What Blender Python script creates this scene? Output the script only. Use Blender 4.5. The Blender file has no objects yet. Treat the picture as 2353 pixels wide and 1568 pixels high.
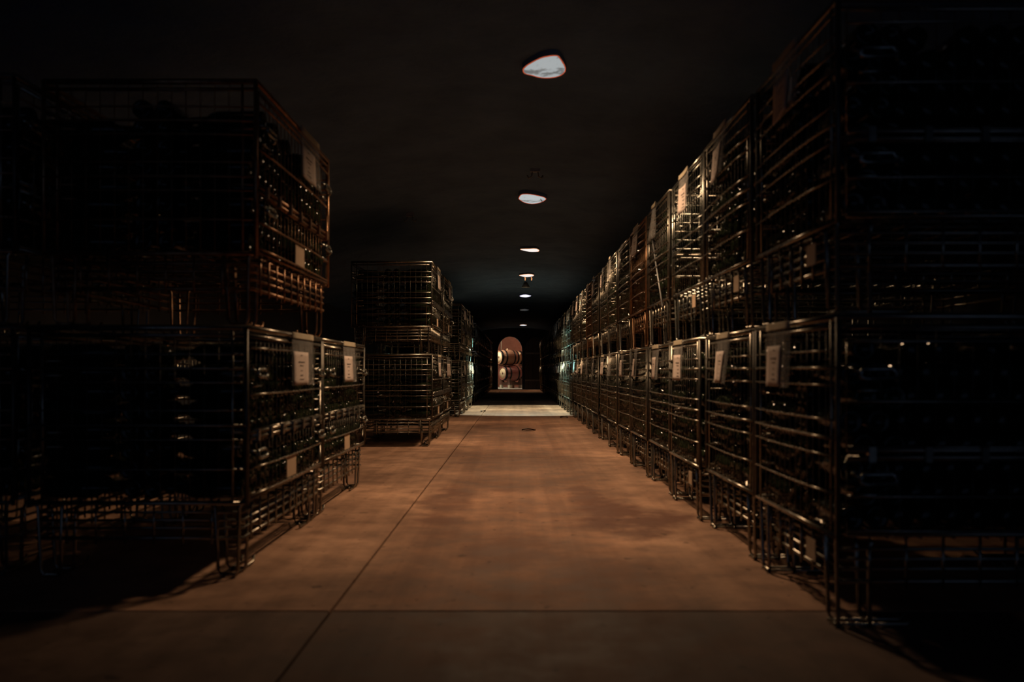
import bpy, math, random
from math import pi, sin, cos, radians as R

random.seed(11)
SC = bpy.context.scene
COL = SC.collection

# ------------------------------------------------------------------ camera
F_PX = 1880.0
IMG_W, IMG_H = 2353.0, 1568.0
CAM_H = 0.785
cam_d = bpy.data.cameras.new("camera")
cam_d.sensor_width = 36.0
cam_d.lens = F_PX / IMG_W * 36.0
cam_d.shift_x = -(1185.0 - IMG_W / 2) / IMG_W
cam_d.shift_y = (852.0 - IMG_H / 2) / IMG_W
cam_d.clip_start = 0.05
cam_d.clip_end = 200.0
cam_d.dof.use_dof = True
cam_d.dof.focus_distance = 13.0
cam_d.dof.aperture_fstop = 2.2
cam = bpy.data.objects.new("camera", cam_d)
cam.location = (0, 0, CAM_H)
cam.rotation_euler = (pi / 2, 0, 0)
COL.objects.link(cam)
SC.camera = cam

# ------------------------------------------------------------------ world + exposure
world = bpy.data.worlds.new("world")
SC.world = world
world.use_nodes = True
wb = world.node_tree.nodes["Background"]
wb.inputs[0].default_value = (0.17, 0.24, 0.42, 1)
wb.inputs[1].default_value = 0.26
SC.view_settings.view_transform = 'Standard'
SC.view_settings.look = 'None'
SC.view_settings.gamma = 1.0
SC.view_settings.use_curve_mapping = False
SC.view_settings.exposure = 0.0
SC.cycles.adaptive_threshold = 0.05
SC.cycles.adaptive_min_samples = 12
SC.cycles.max_bounces = 4
SC.cycles.diffuse_bounces = 3
SC.cycles.glossy_bounces = 2
SC.cycles.transmission_bounces = 1
SC.cycles.transparent_max_bounces = 6

WARM = (1.0, 0.64, 0.37)
COOL = (0.88, 1.0, 0.78)
LAMP_Z = CAM_H + 1.75

# ------------------------------------------------------------------ node material helpers
def mat_new(name):
    m = bpy.data.materials.new(name)
    m.use_nodes = True
    nt = m.node_tree
    return m, nt, nt.nodes["Principled BSDF"]

def N(nt, kind, **kw):
    n = nt.nodes.new(kind)
    for k, v in kw.items():
        setattr(n, k, v)
    return n

def noise(nt, vec, scale, detail=4, rough=0.55):
    n = N(nt, "ShaderNodeTexNoise")
    n.inputs["Scale"].default_value = scale
    n.inputs["Detail"].default_value = detail
    n.inputs["Roughness"].default_value = rough
    if vec is not None:
        nt.links.new(vec, n.inputs["Vector"])
    return n

def ramp(nt, fac, stops):
    r = N(nt, "ShaderNodeValToRGB")
    el = r.color_ramp.elements
    while len(el) < len(stops):
        el.new(0.5)
    for e, (p, c) in zip(el, stops):
        e.position = p
        e.color = (*c, 1) if len(c) == 3 else c
    nt.links.new(fac, r.inputs[0])
    return r

def mixc(nt, fac, a, b, mode='MIX'):
    m = N(nt, "ShaderNodeMix", data_type='RGBA', blend_type=mode)
    for sock, v in ((m.inputs[0], fac), (m.inputs[6], a), (m.inputs[7], b)):
        if hasattr(v, "is_output"):
            nt.links.new(v, sock)
        else:
            sock.default_value = v if not isinstance(v, tuple) or len(v) == 4 else (*v, 1)
    return m.outputs[2]

def mathn(nt, op, a, b=0.0, clamp=False):
    m = N(nt, "ShaderNodeMath", operation=op, use_clamp=clamp)
    for sock, v in ((m.inputs[0], a), (m.inputs[1], b)):
        if hasattr(v, "is_output"):
            nt.links.new(v, sock)
        else:
            sock.default_value = v
    return m.outputs[0]

def bump(nt, bsdf, height, strength=0.3, dist=0.01):
    b = N(nt, "ShaderNodeBump")
    b.inputs["Strength"].default_value = strength
    b.inputs["Distance"].default_value = dist
    nt.links.new(height, b.inputs["Height"])
    nt.links.new(b.outputs[0], bsdf.inputs["Normal"])

def objvec(nt, scale=(1, 1, 1)):
    t = N(nt, "ShaderNodeTexCoord")
    mp = N(nt, "ShaderNodeMapping")
    mp.inputs["Scale"].default_value = scale
    nt.links.new(t.outputs["Object"], mp.inputs[0])
    return mp.outputs[0], t.outputs["Object"]

# concrete floor: beige, trowelled, tyre-streaked and stained
def floor_mat(name="concrete_floor", tone=(1, 1, 1)):
    m, nt, b = mat_new(name)
    v, raw = objvec(nt)
    vs, _ = objvec(nt, (7.0, 0.16, 1))
    n1 = noise(nt, v, 0.75, 6, 0.6)
    n2 = noise(nt, v, 5.5, 6, 0.65)
    n3 = noise(nt, vs, 1.0, 5, 0.6)
    c = ramp(nt, n1.outputs[0], [(0.30, (0.16, 0.090, 0.058)), (0.50, (0.31, 0.184, 0.118)), (0.68, (0.52, 0.318, 0.205))]).outputs[0]
    c2 = ramp(nt, n2.outputs[0], [(0.34, (0.52, 0.49, 0.47)), (0.60, (1.1, 1.08, 1.06))]).outputs[0]
    c = mixc(nt, 0.75, c, c2, 'MULTIPLY')
    # smoother, browner driving track down the middle
    sep = N(nt, "ShaderNodeSeparateXYZ"); nt.links.new(raw, sep.inputs[0])
    d = mathn(nt, 'SUBTRACT', sep.outputs[0], 0.02)
    d = mathn(nt, 'ABSOLUTE', d)
    wob = mathn(nt, 'MULTIPLY', n1.outputs[0], 0.35)
    d = mathn(nt, 'ADD', d, wob)
    track = ramp(nt, d, [(0.60, (0.64, 0.56, 0.52)), (0.86, (1.0, 1.0, 1.0))]).outputs[0]
    c = mixc(nt, 0.8, c, track, 'MULTIPLY')
    st = ramp(nt, n3.outputs[0], [(0.35, (0.55, 0.50, 0.48)), (0.6, (1.0, 1.0, 1.0))]).outputs[0]
    c = mixc(nt, 0.55, c, st, 'MULTIPLY')
    # spilt wine stains
    n4 = noise(nt, v, 3.0, 5, 0.6)
    for (sx, sy, rx, ry, amt) in ((0.62, 4.35, 0.30, 0.62, 0.95), (0.42, 5.1, 0.10, 0.5, 0.7), (-0.08, 5.3, 0.1, 0.14, 0.5),
                                  (-0.02, 3.55, 0.22, 0.35, 0.5), (-0.42, 4.7, 0.16, 0.9, 0.7), (0.33, 3.2, 0.25, 0.3, 0.4)):
        ax = mathn(nt, 'DIVIDE', mathn(nt, 'SUBTRACT', sep.outputs[0], sx), rx)
        ay = mathn(nt, 'DIVIDE', mathn(nt, 'SUBTRACT', sep.outputs[1], sy), ry)
        q = mathn(nt, 'ADD', mathn(nt, 'MULTIPLY', ax, ax), mathn(nt, 'MULTIPLY', ay, ay))
        q = mathn(nt, 'ADD', q, mathn(nt, 'MULTIPLY', mathn(nt, 'SUBTRACT', n4.outputs[0], 0.5), 4.5))
        mk = mathn(nt, 'MULTIPLY', mathn(nt, 'SUBTRACT', 1.15, q, True), amt, True)
        c = mixc(nt, mk, c, (0.10, 0.045, 0.028))
    # fine dark specks
    n5 = noise(nt, v, 16.0, 2, 0.5)
    sp = ramp(nt, n5.outputs[0], [(0.27, (0.35, 0.33, 0.32)), (0.33, (1, 1, 1))]).outputs[0]
    c = mixc(nt, 0.8, c, sp, 'MULTIPLY')
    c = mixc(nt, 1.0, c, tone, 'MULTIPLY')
    nt.links.new(c, b.inputs["Base Color"])
    rr = ramp(nt, n2.outputs[0], [(0.3, (0.62,) * 3), (0.7, (0.85,) * 3)])
    nt.links.new(rr.outputs[0], b.inputs["Roughness"])
    b.inputs["Specular IOR Level"].default_value = 0.25
    bump(nt, b, n2.outputs[0], 0.35, 0.006)
    return m

def rough_mat(name, c0, c1, scale, rough=0.92, bs=0.6, bd=0.03):
    m, nt, b = mat_new(name)
    v, _ = objvec(nt)
    n = noise(nt, v, scale, 7, 0.65)
    c = ramp(nt, n.outputs[0], [(0.3, c0), (0.7, c1)])
    nt.links.new(c.outputs[0], b.inputs["Base Color"])
    b.inputs["Roughness"].default_value = rough
    b.inputs["Specular IOR Level"].default_value = 0.2
    bump(nt, b, n.outputs[0], bs, bd)
    return m

def metal_mat(name, c0, c1, rough, metallic):
    m, nt, b = mat_new(name)
    v, _ = objvec(nt)
    n = noise(nt, v, 22.0, 4, 0.6)
    c = ramp(nt, n.outputs[0], [(0.35, c0), (0.65, c1)])
    nt.links.new(c.outputs[0], b.inputs["Base Color"])
    b.inputs["Metallic"].default_value = metallic
    rr = ramp(nt, n.outputs[0], [(0.3, (rough - 0.02,) * 3), (0.7, (rough + 0.03,) * 3)])
    nt.links.new(rr.outputs[0], b.inputs["Roughness"])
    return m

def glass_mat(name, col):
    m, nt, b = mat_new(name)
    v, _ = objvec(nt)
    n = noise(nt, v, 9.0, 3, 0.5)
    c = ramp(nt, n.outputs[0], [(0.3, tuple(x * 0.6 for x in col)), (0.7, col)])
    nt.links.new(c.outputs[0], b.inputs["Base Color"])
    b.inputs["Roughness"].default_value = 0.03
    b.inputs["Specular IOR Level"].default_value = 0.26
    return m

def plastic_mat():
    m, nt, b = mat_new("clear_plastic")
    v, _ = objvec(nt)
    n = noise(nt, v, 14.0, 3, 0.5)
    b.inputs["Base Color"].default_value = (0.40, 0.385, 0.36, 1)
    b.inputs["Roughness"].default_value = 0.22
    a = ramp(nt, n.outputs[0], [(0.3, (0.16,) * 3), (0.75, (0.34,) * 3)])
    nt.links.new(a.outputs[0], b.inputs["Alpha"])
    bump(nt, b, n.outputs[0], 0.5, 0.004)
    return m

def paper_mat(name, c0, c1):
    m, nt, b = mat_new(name)
    v, _ = objvec(nt)
    n = noise(nt, v, 6.0, 4, 0.5)
    c = ramp(nt, n.outputs[0], [(0.3, c0), (0.7, c1)])
    nt.links.new(c.outputs[0], b.inputs["Base Color"])
    b.inputs["Roughness"].default_value = 0.8
    return m

def wood_mat(name, c0, c1, axis_scale):
    m, nt, b = mat_new(name)
    v, _ = objvec(nt, axis_scale)
    n = noise(nt, v, 3.0, 5, 0.6)
    c = ramp(nt, n.outputs[0], [(0.3, c0), (0.7, c1)])
    nt.links.new(c.outputs[0], b.inputs["Base Color"])
    b.inputs["Roughness"].default_value = 0.6
    bump(nt, b, n.outputs[0], 0.2, 0.004)
    return m

def lens_mat(name, strength, dirt, tint=(0.80, 0.88, 0.90)):
    """opal lens of an overhead light: even glow, grey where dead leaves and dust lie in it"""
    m, nt, b = mat_new(name)
    v, raw = objvec(nt)
    n = noise(nt, v, 16.0, 5, 0.65)
    sep = N(nt, "ShaderNodeSeparateXYZ"); nt.links.new(raw, sep.inputs[0])
    far = mathn(nt, 'SUBTRACT', 1.0, mathn(nt, 'ABSOLUTE', mathn(nt, 'MULTIPLY', mathn(nt, 'SUBTRACT', sep.outputs[1], 0.055), 11.0)), True)
    k = mathn(nt, 'ADD', n.outputs[0], mathn(nt, 'MULTIPLY', far, 0.22))
    dk = ramp(nt, k, [(0.57, (1, 1, 1)), (0.70, (0.30, 0.30, 0.29))]).outputs[0]
    c = mixc(nt, dirt, tint, dk, 'MULTIPLY')
    nt.links.new(c, b.inputs["Emission Color"])
    b.inputs["Emission Strength"].default_value = strength
    b.inputs["Base Color"].default_value = (0.1, 0.1, 0.1, 1)
    b.inputs["Roughness"].default_value = 0.4
    return m

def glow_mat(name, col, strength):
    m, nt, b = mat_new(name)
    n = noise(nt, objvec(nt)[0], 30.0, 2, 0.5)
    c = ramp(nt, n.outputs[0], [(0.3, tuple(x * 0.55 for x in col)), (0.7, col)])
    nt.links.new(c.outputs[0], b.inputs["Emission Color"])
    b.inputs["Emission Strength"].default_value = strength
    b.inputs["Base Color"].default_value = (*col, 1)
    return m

M = {}
M['floor'] = floor_mat()
M['floor_falloff'] = floor_mat("concrete_floor_falloff", (0.40, 0.44, 0.51))  # nearest slabs darkened in colour to stand in for lamp falloff
M['joint'] = rough_mat("joint_dirt", (0.05, 0.034, 0.02), (0.11, 0.078, 0.048), 8)
M['vault'] = rough_mat("sprayed_concrete", (0.062, 0.112, 0.20), (0.10, 0.175, 0.30), 2.2, 0.95, 0.9, 0.05)
M['wall'] = rough_mat("dark_render", (0.035, 0.042, 0.052), (0.06, 0.07, 0.085), 1.6)
M['plaster'] = rough_mat("terracotta_plaster", (0.20, 0.085, 0.058), (0.29, 0.13, 0.09), 1.4)
M['steel'] = metal_mat("galvanised_wire", (0.22, 0.20, 0.162), (0.30, 0.278, 0.228), 0.25, 0.9)
M['steel_post'] = metal_mat("dimmed_upright_steel", (0.045, 0.042, 0.036), (0.095, 0.088, 0.074), 0.42, 0.8)  # weak light on the uprights is put into a darker steel colour
M['steel_new'] = metal_mat("bright_zinc_wire", (0.22, 0.23, 0.20), (0.33, 0.335, 0.30), 0.26, 0.92)
M['steel_rust'] = metal_mat("rusty_wire", (0.17, 0.085, 0.045), (0.36, 0.21, 0.115), 0.34, 0.85)
M['glass'] = glass_mat("dark_green_glass", (0.012, 0.017, 0.009))
M['plastic'] = plastic_mat()
M['tape'] = paper_mat("cream_tape", (0.30, 0.25, 0.17), (0.42, 0.36, 0.25))
M['paper'] = paper_mat("label_paper", (0.42, 0.345, 0.30), (0.50, 0.415, 0.36))
M['ink'] = paper_mat("printed_ink", (0.07, 0.06, 0.055), (0.12, 0.10, 0.09))
M['card'] = paper_mat("kraft_card", (0.36, 0.25, 0.16), (0.46, 0.33, 0.22))
M['oak'] = wood_mat("oak_stave", (0.40, 0.19, 0.11), (0.58, 0.31, 0.18), (1, 12, 12))
M['oak_wine'] = wood_mat("wine_stained_stave", (0.30, 0.10, 0.085), (0.46, 0.18, 0.15), (1, 12, 12))
M['oak_pale'] = wood_mat("pale_oak_head", (0.62, 0.48, 0.29), (0.78, 0.64, 0.42), (1, 3, 14))
M['hoop'] = metal_mat("black_hoop", (0.012, 0.012, 0.013), (0.03, 0.03, 0.03), 0.5, 0.6)
M['bracket'] = metal_mat("dull_bracket", (0.18, 0.18, 0.18), (0.30, 0.30, 0.29), 0.5, 0.6)
M['doorwood'] = wood_mat("dark_door_board", (0.055, 0.048, 0.045), (0.09, 0.08, 0.074), (14, 1, 1))
M['rackwood'] = wood_mat("rack_timber", (0.10, 0.05, 0.035), (0.17, 0.09, 0.065), (2, 12, 12))
M['chock'] = paper_mat("pale_chock", (0.55, 0.50, 0.38), (0.68, 0.62, 0.48))
M['leaf'] = paper_mat("dry_leaf", (0.05, 0.03, 0.02), (0.10, 0.065, 0.04))
M['threshold'] = rough_mat("pale_screed", (0.50, 0.50, 0.44), (0.66, 0.66, 0.58), 3.0)

# ------------------------------------------------------------------ mesh builder
class MB:
    def __init__(self):
        self.v, self.f, self.s = [], [], []

    def add(self, vs, fs, smooth=False):
        o = len(self.v)
        self.v += vs
        self.f += [tuple(i + o for i in f) for f in fs]
        self.s += [smooth] * len(fs)
        return self

    def box(self, x0, x1, y0, y1, z0, z1):
        vs = [(x, y, z) for z in (z0, z1) for y in (y0, y1) for x in (x0, x1)]
        return self.add(vs, [(0, 2, 3, 1), (4, 5, 7, 6), (0, 1, 5, 4), (2, 6, 7, 3), (0, 4, 6, 2), (1, 3, 7, 5)])

    def tube(self, pts, r, n=6, closed=False, caps=True):
        k = len(pts)
        vs, fs = [], []
        for i in range(k):
            if closed:
                a, b = pts[i - 1], pts[(i + 1) % k]
            else:
                a, b = pts[max(i - 1, 0)], pts[min(i + 1, k - 1)]
            t = [b[j] - a[j] for j in range(3)]
            L = math.sqrt(sum(q * q for q in t)) or 1.0
            t = [q / L for q in t]
            up = (0, 0, 1) if abs(t[2]) < 0.9 else (0, 1, 0)
            u = (t[1] * up[2] - t[2] * up[1], t[2] * up[0] - t[0] * up[2], t[0] * up[1] - t[1] * up[0])
            L = math.sqrt(sum(q * q for q in u))
            u = [q / L for q in u]
            w = (t[1] * u[2] - t[2] * u[1], t[2] * u[0] - t[0] * u[2], t[0] * u[1] - t[1] * u[0])
            rr = r
            if closed or 0 < i < k - 1:      # widen mitred corners
                p, q, s_ = pts[i - 1], pts[i], pts[(i + 1) % k]
                d1 = [q[j] - p[j] for j in range(3)]; d2 = [s_[j] - q[j] for j in range(3)]
                l1 = math.sqrt(sum(x * x for x in d1)) or 1; l2 = math.sqrt(sum(x * x for x in d2)) or 1
                cc = sum(x * y for x, y in zip(d1, d2)) / l1 / l2
                rr = r / max(0.72, math.sqrt(max(0.0, (1 + cc) / 2)))
            for m in range(n):
                a_ = 2 * pi * (m + 0.5) / n
                vs.append(tuple(pts[i][j] + rr * (cos(a_) * u[j] + sin(a_) * w[j]) for j in range(3)))
        for i in range(k if closed else k - 1):
            i2 = (i + 1) % k
            for m in range(n):
                m2 = (m + 1) % n
                fs.append((i * n + m, i * n + m2, i2 * n + m2, i2 * n + m))
        if not closed and caps:
            fs.append(tuple(range(n - 1, -1, -1)))
            fs.append(tuple((k - 1) * n + m for m in range(n)))
        return self.add(vs, fs, True)

    def lathe(self, prof, n=12, axis='y', org=(0, 0, 0)):
        vs, fs, rings = [], [], []
        for (r, h) in prof:
            idx = []
            cnt = 1 if r < 1e-6 else n
            for m in range(cnt):
                a = 2 * pi * m / n
                p = (r * cos(a), h, r * sin(a)) if axis == 'y' else ((h, r * cos(a), r * sin(a)) if axis == 'x' else (r * cos(a), r * sin(a), h))
                idx.append(len(vs)); vs.append(tuple(p[j] + org[j] for j in range(3)))
            rings.append(idx)
        for a, b in zip(rings, rings[1:]):
            for m in range(n):
                m2 = (m + 1) % n
                if len(a) == 1 and len(b) == 1:
                    continue
                if len(a) == 1:
                    fs.append((a[0], b[m], b[m2]))
                elif len(b) == 1:
                    fs.append((a[m], b[0], a[m2]))
                else:
                    fs.append((a[m], b[m], b[m2], a[m2]))
        return self.add(vs, fs, True)

    def mesh(self, name, mat):
        me = bpy.data.meshes.new(name)
        me.from_pydata(self.v, [], self.f)
        me.polygons.foreach_set("use_smooth", self.s)
        me.materials.append(mat)
        me.update()
        return me

def obj(name, me, parent=None, loc=(0, 0, 0), rz=0.0, rot=None, kind=None, label=None):
    o = bpy.data.objects.new(name, me)
    COL.objects.link(o)
    o.location = loc
    o.rotation_euler = rot if rot else (0, 0, rz)
    if parent is not None:
        o.parent = parent
    if kind:
        o['kind'] = kind
    if label:
        o['label'] = label
    return o

def tag(o, label, cat, group=None):
    o['label'] = label
    o['category'] = cat
    if group:
        o['group'] = group
    return o

def empty(name, loc, rz=0.0):
    o = obj(name, None, None, loc, rz)
    o.empty_display_size = 0.2
    return o

ORD = ["nearest", "second", "third", "fourth", "fifth", "sixth", "seventh", "eighth", "ninth", "tenth", "eleventh", "twelfth",
       "thirteenth", "fourteenth", "fifteenth", "sixteenth", "seventeenth", "eighteenth", "nineteenth", "twentieth"]

# ------------------------------------------------------------------ the cellar shell
Y0, Y1 = -2.5, 34.3            # tunnel from behind the camera to the end wall
WX = 3.3                        # half width
def vault_z(x):
    return 2.565 - 0.055 * x * x

base = obj("floor", MB().box(-WX, WX, Y0, Y1, -0.10, -0.025).mesh("floor", M['joint']), kind='structure')
joints_y = [Y0, 2.67, 7.4, 12.15, 16.9, 21.6, 26.3, 31.0, Y1]
xs = [-WX, -0.605, WX]
for i in range(2):
    for j in range(len(joints_y) - 1):
        g = 0.0045
        x0, x1 = xs[i] + (g if i else 0), xs[i + 1] - (0 if i else g)
        ga, gb = (0.0035 if j == 1 else 0.0012), (0.0035 if j == 0 else 0.0012)
        ya, yb = joints_y[j] + (ga if j else 0), joints_y[j + 1] - gb
        b = 0.004
        mb = MB()
        mb.add([(x0, ya, -.025), (x1, ya, -.025), (x1, yb, -.025), (x0, yb, -.025),
                (x0, ya, -b), (x1, ya, -b), (x1, yb, -b), (x0, yb, -b),
                (x0 + b, ya + b, 0), (x1 - b, ya + b, 0), (x1 - b, yb - b, 0), (x0 + b, yb - b, 0)],
               [(3, 2, 1, 0), (0, 1, 5, 4), (1, 2, 6, 5), (2, 3, 7, 6), (3, 0, 4, 7),
                (4, 5, 9, 8), (5, 6, 10, 9), (6, 7, 11, 10), (7, 4, 8, 11), (8, 9, 10, 11)])
        obj("slab", mb.mesh("slab", M['floor_falloff' if j == 0 else 'floor']), base)

# rough sprayed vault
mb = MB()
nx, ny = 34, 76
rv = random.Random(4)
vs, fs = [], []
for j in range(ny + 1):
    y = Y0 + (Y1 - Y0) * j / ny
    for i in range(nx + 1):
        x = -WX + 2 * WX * i / nx
        vs.append((x, y, vault_z(x) + rv.uniform(-0.014, 0.014) * (0.35 + abs(x) / WX) + 0.006 * sin(y * 1.7 + x)))
for j in range(ny):
    for i in range(nx):
        a = j * (nx + 1) + i
        fs.append((a, a + nx + 1, a + nx + 2, a + 1))
mb.add(vs, fs, True)
obj("ceiling", mb.mesh("ceiling", M['vault']), kind='structure')
wz = vault_z(WX)
obj("wall_left", MB().box(-WX - 0.2, -WX, Y0, Y1, -0.1, wz + 0.05).mesh("wall_left", M['wall']), kind='structure')
obj("wall_right", MB().box(WX, WX + 0.2, Y0, Y1, -0.1, wz + 0.05).mesh("wall_right", M['wall']), kind='structure')

# end wall with an arched doorway
AX0, AX1, ASP, ATH = -0.75, 0.27, 1.62, 0.35      # jamb x, springing height, wall thickness
acx, arx, arz = (AX0 + AX1) / 2, (AX1 - AX0) / 2, 0.60
arch = [(AX0, -0.1), (AX0, 0.0)] + [(acx - arx * cos(pi * k / 20), ASP + arz * sin(pi * k / 20)) for k in range(21)] + [(AX1, 0.0), (AX1, -0.1)]
TOP = 2.72
mb = MB()
for y, flip in ((Y1, False), (Y1 + ATH, True)):
    def q(a):
        fs = [(0, 1, 2, 3)] if not flip else [(3, 2, 1, 0)]
        mb.add([(p[0], y, p[1]) for p in a], fs)
    q([(-WX - 0.2, -0.1), (AX0, -0.1), (AX0, TOP), (-WX - 0.2, TOP)])
    q([(AX1, -0.1), (WX + 0.2, -0.1), (WX + 0.2, TOP), (AX1, TOP)])
    for a, b in zip(arch[2:22], arch[3:23]):
        q([a, b, (b[0], TOP), (a[0], TOP)])
for a, b in zip(arch, arch[1:]):
    mb.add([(a[0], Y1, a[1]), (a[0], Y1 + ATH, a[1]), (b[0], Y1 + ATH, b[1]), (b[0], Y1, b[1])], [(0, 1, 2, 3)])
obj("wall_end", mb.mesh("wall_end", M['wall']), kind='structure')
# dressed surround of the arch
mb = MB()
for a, b in zip(arch[1:-1], arch[2:-1]):
    def off(p):
        dx, dz = p[0] - acx, max(0, p[1] - ASP)
        L = math.hypot(dx / 1.0, dz) or 1
        return (p[0] + 0.07 * dx / L, p[1] + 0.07 * dz / L)
    a2, b2 = off(a), off(b)
    yy = Y1 - 0.03
    mb.add([(a[0], yy, a[1]), (b[0], yy, b[1]), (b2[0], yy, b2[1]), (a2[0], yy, a2[1]),
            (a[0], Y1, a[1]), (b[0], Y1, b[1]), (b2[0], Y1, b2[1]), (a2[0], Y1, a2[1])],
           [(0, 1, 2, 3), (0, 4, 5, 1), (3, 2, 6, 7)])
obj("trim_1", mb.mesh("trim_1", M['wall']), kind='structure')

# barrel room behind the arch
RY0, RY1, RX0, RX1 = Y1 + ATH, 38.6, -2.2, 2.4
obj("floor_barrel_room", MB().box(RX0, RX1, Y1 + 0.05, RY1, -0.09, 0.012).mesh("floor_barrel_room", M['threshold']), kind='structure')
obj("wall_barrel_room_back", MB().box(RX0, RX1, RY1, RY1 + 0.2, -0.1, 2.95).mesh("wall_barrel_room_back", M['plaster']), kind='structure')
obj("wall_barrel_room_left", MB().box(RX0 - 0.2, RX0, RY0, RY1, -0.1, 2.95).mesh("wall_barrel_room_left", M['plaster']), kind='structure')
obj("wall_barrel_room_right", MB().box(RX1, RX1 + 0.2, RY0, RY1, -0.1, 2.95).mesh("wall_barrel_room_right", M['plaster']), kind='structure')
obj("ceiling_barrel_room", MB().box(RX0, RX1, RY0, RY1, 2.85, 2.95).mesh("ceiling_barrel_room", M['plaster']), kind='structure')

# open arched door leaf standing against the end wall
door = obj("door_1", None, None, (AX1 + 0.10, Y1 - 0.03, 0.02), kind='structure')
dw = 1.02
nb = 6
for k in range(nb):
    x0, x1 = dw * k / nb + 0.004, dw * (k + 1) / nb - 0.004
    def zt(x):
        t = (x - dw / 2) / (dw / 2)
        return 1.6 + 0.58 * math.sqrt(max(0.0, 1 - t * t))
    pts = [(x0, 0.0), (x1, 0.0)] + [(x1 + (x0 - x1) * s / 4, zt(x1 + (x0 - x1) * s / 4)) for s in range(5)]
    n_ = len(pts)
    mb = MB()
    mb.add([(p[0], -0.045, p[1]) for p in pts] + [(p[0], 0.0, p[1]) for p in pts],
           [tuple(range(n_)), tuple(range(2 * n_ - 1, n_ - 1, -1))] + [(i, i + n_, (i + 1) % n_ + n_, (i + 1) % n_) for i in range(n_)])
    obj("board", mb.mesh("board", M['doorwood']), door)
for z in (0.32, 1.45):
    obj("strap_hinge", MB().box(0.02, dw - 0.12, -0.057, -0.045, z, z + 0.07).mesh("strap_hinge", M['bracket']), door)

# ------------------------------------------------------------------ overhead lights
# plan outlines of the hand-cut openings, metres about each light's centre
OUTLINE = {
    'pear': [(-0.122, 0.024), (-0.112, -0.017), (-0.091, -0.063), (-0.031, -0.151), (0.021, -0.186), (0.057, -0.192), (0.075, -0.173), (0.102, -0.09), (0.121, -0.01), (0.12, 0.059), (0.091, 0.123), (0.035, 0.151), (-0.022, 0.144), (-0.07, 0.108), (-0.111, 0.08)],
    'oval': [(-0.134, -0.063), (-0.109, -0.227), (-0.049, -0.257), (0.03, -0.206), (0.106, -0.125), (0.143, -0.031), (0.122, 0.086), (0.075, 0.173), (0.004, 0.218), (-0.075, 0.151), (-0.12, 0.022)],
    'waisted': [(-0.122, -0.21), (-0.013, -0.231), (0.08, -0.252), (0.12, -0.168), (0.142, -0.061), (0.126, 0.047), (0.08, 0.004), (0.046, -0.083), (0.016, 0.004), (-0.029, -0.074), (-0.118, -0.125)],
    'clipped': [(-0.124, -0.245), (-0.003, -0.367), (0.092, -0.347), (0.135, -0.211), (0.098, -0.039), (-0.039, -0.074), (-0.12, -0.122)],
    'flat': [(-0.133, -0.172), (-0.074, -0.414), (0.005, -0.5), (0.088, -0.337), (0.136, -0.172), (0.074, 0.087), (-0.008, 0.167), (-0.101, 0.053)],
}
def lens_outline(kind):
    p = OUTLINE[kind]
    n, out = len(p), []
    for i in range(n):                        # Catmull-Rom through the points
        a, b, c, d = p[i - 1], p[i], p[(i + 1) % n], p[(i + 2) % n]
        for k in range(4):
            t = k / 4
            out.append(tuple(0.5 * (2 * b[j] + (c[j] - a[j]) * t + (2 * a[j] - 5 * b[j] + 4 * c[j] - d[j]) * t * t
                                    + (3 * b[j] - a[j] - 3 * c[j] + d[j]) * t ** 3) for j in (0, 1)))
    return out

LENS = {'a': lens_mat("lens_glow_dusty", 0.44, 0.9), 'b': lens_mat("lens_glow", 0.55, 0.8),
        'c': lens_mat("lens_glow_bright", 1.0, 0.15, (1.0, 0.90, 0.84)), 'd': lens_mat("lens_glow_cold", 1.1, 0.05, (0.90, 0.92, 1.0)),
        'e': lens_mat("lens_dim", 0.05, 0.4)}
RIM = {'r': glow_mat("amber_fringe_glow", (0.75, 0.13, 0.05), 0.55), 'w': glow_mat("orange_fringe_glow", (1.0, 0.42, 0.16), 0.9),  # glowing rims paint camera-lens colour fringing round the lights
       'v': glow_mat("violet_fringe_glow", (0.50, 0.42, 0.75), 0.5), 'k': M['bracket']}

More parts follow.
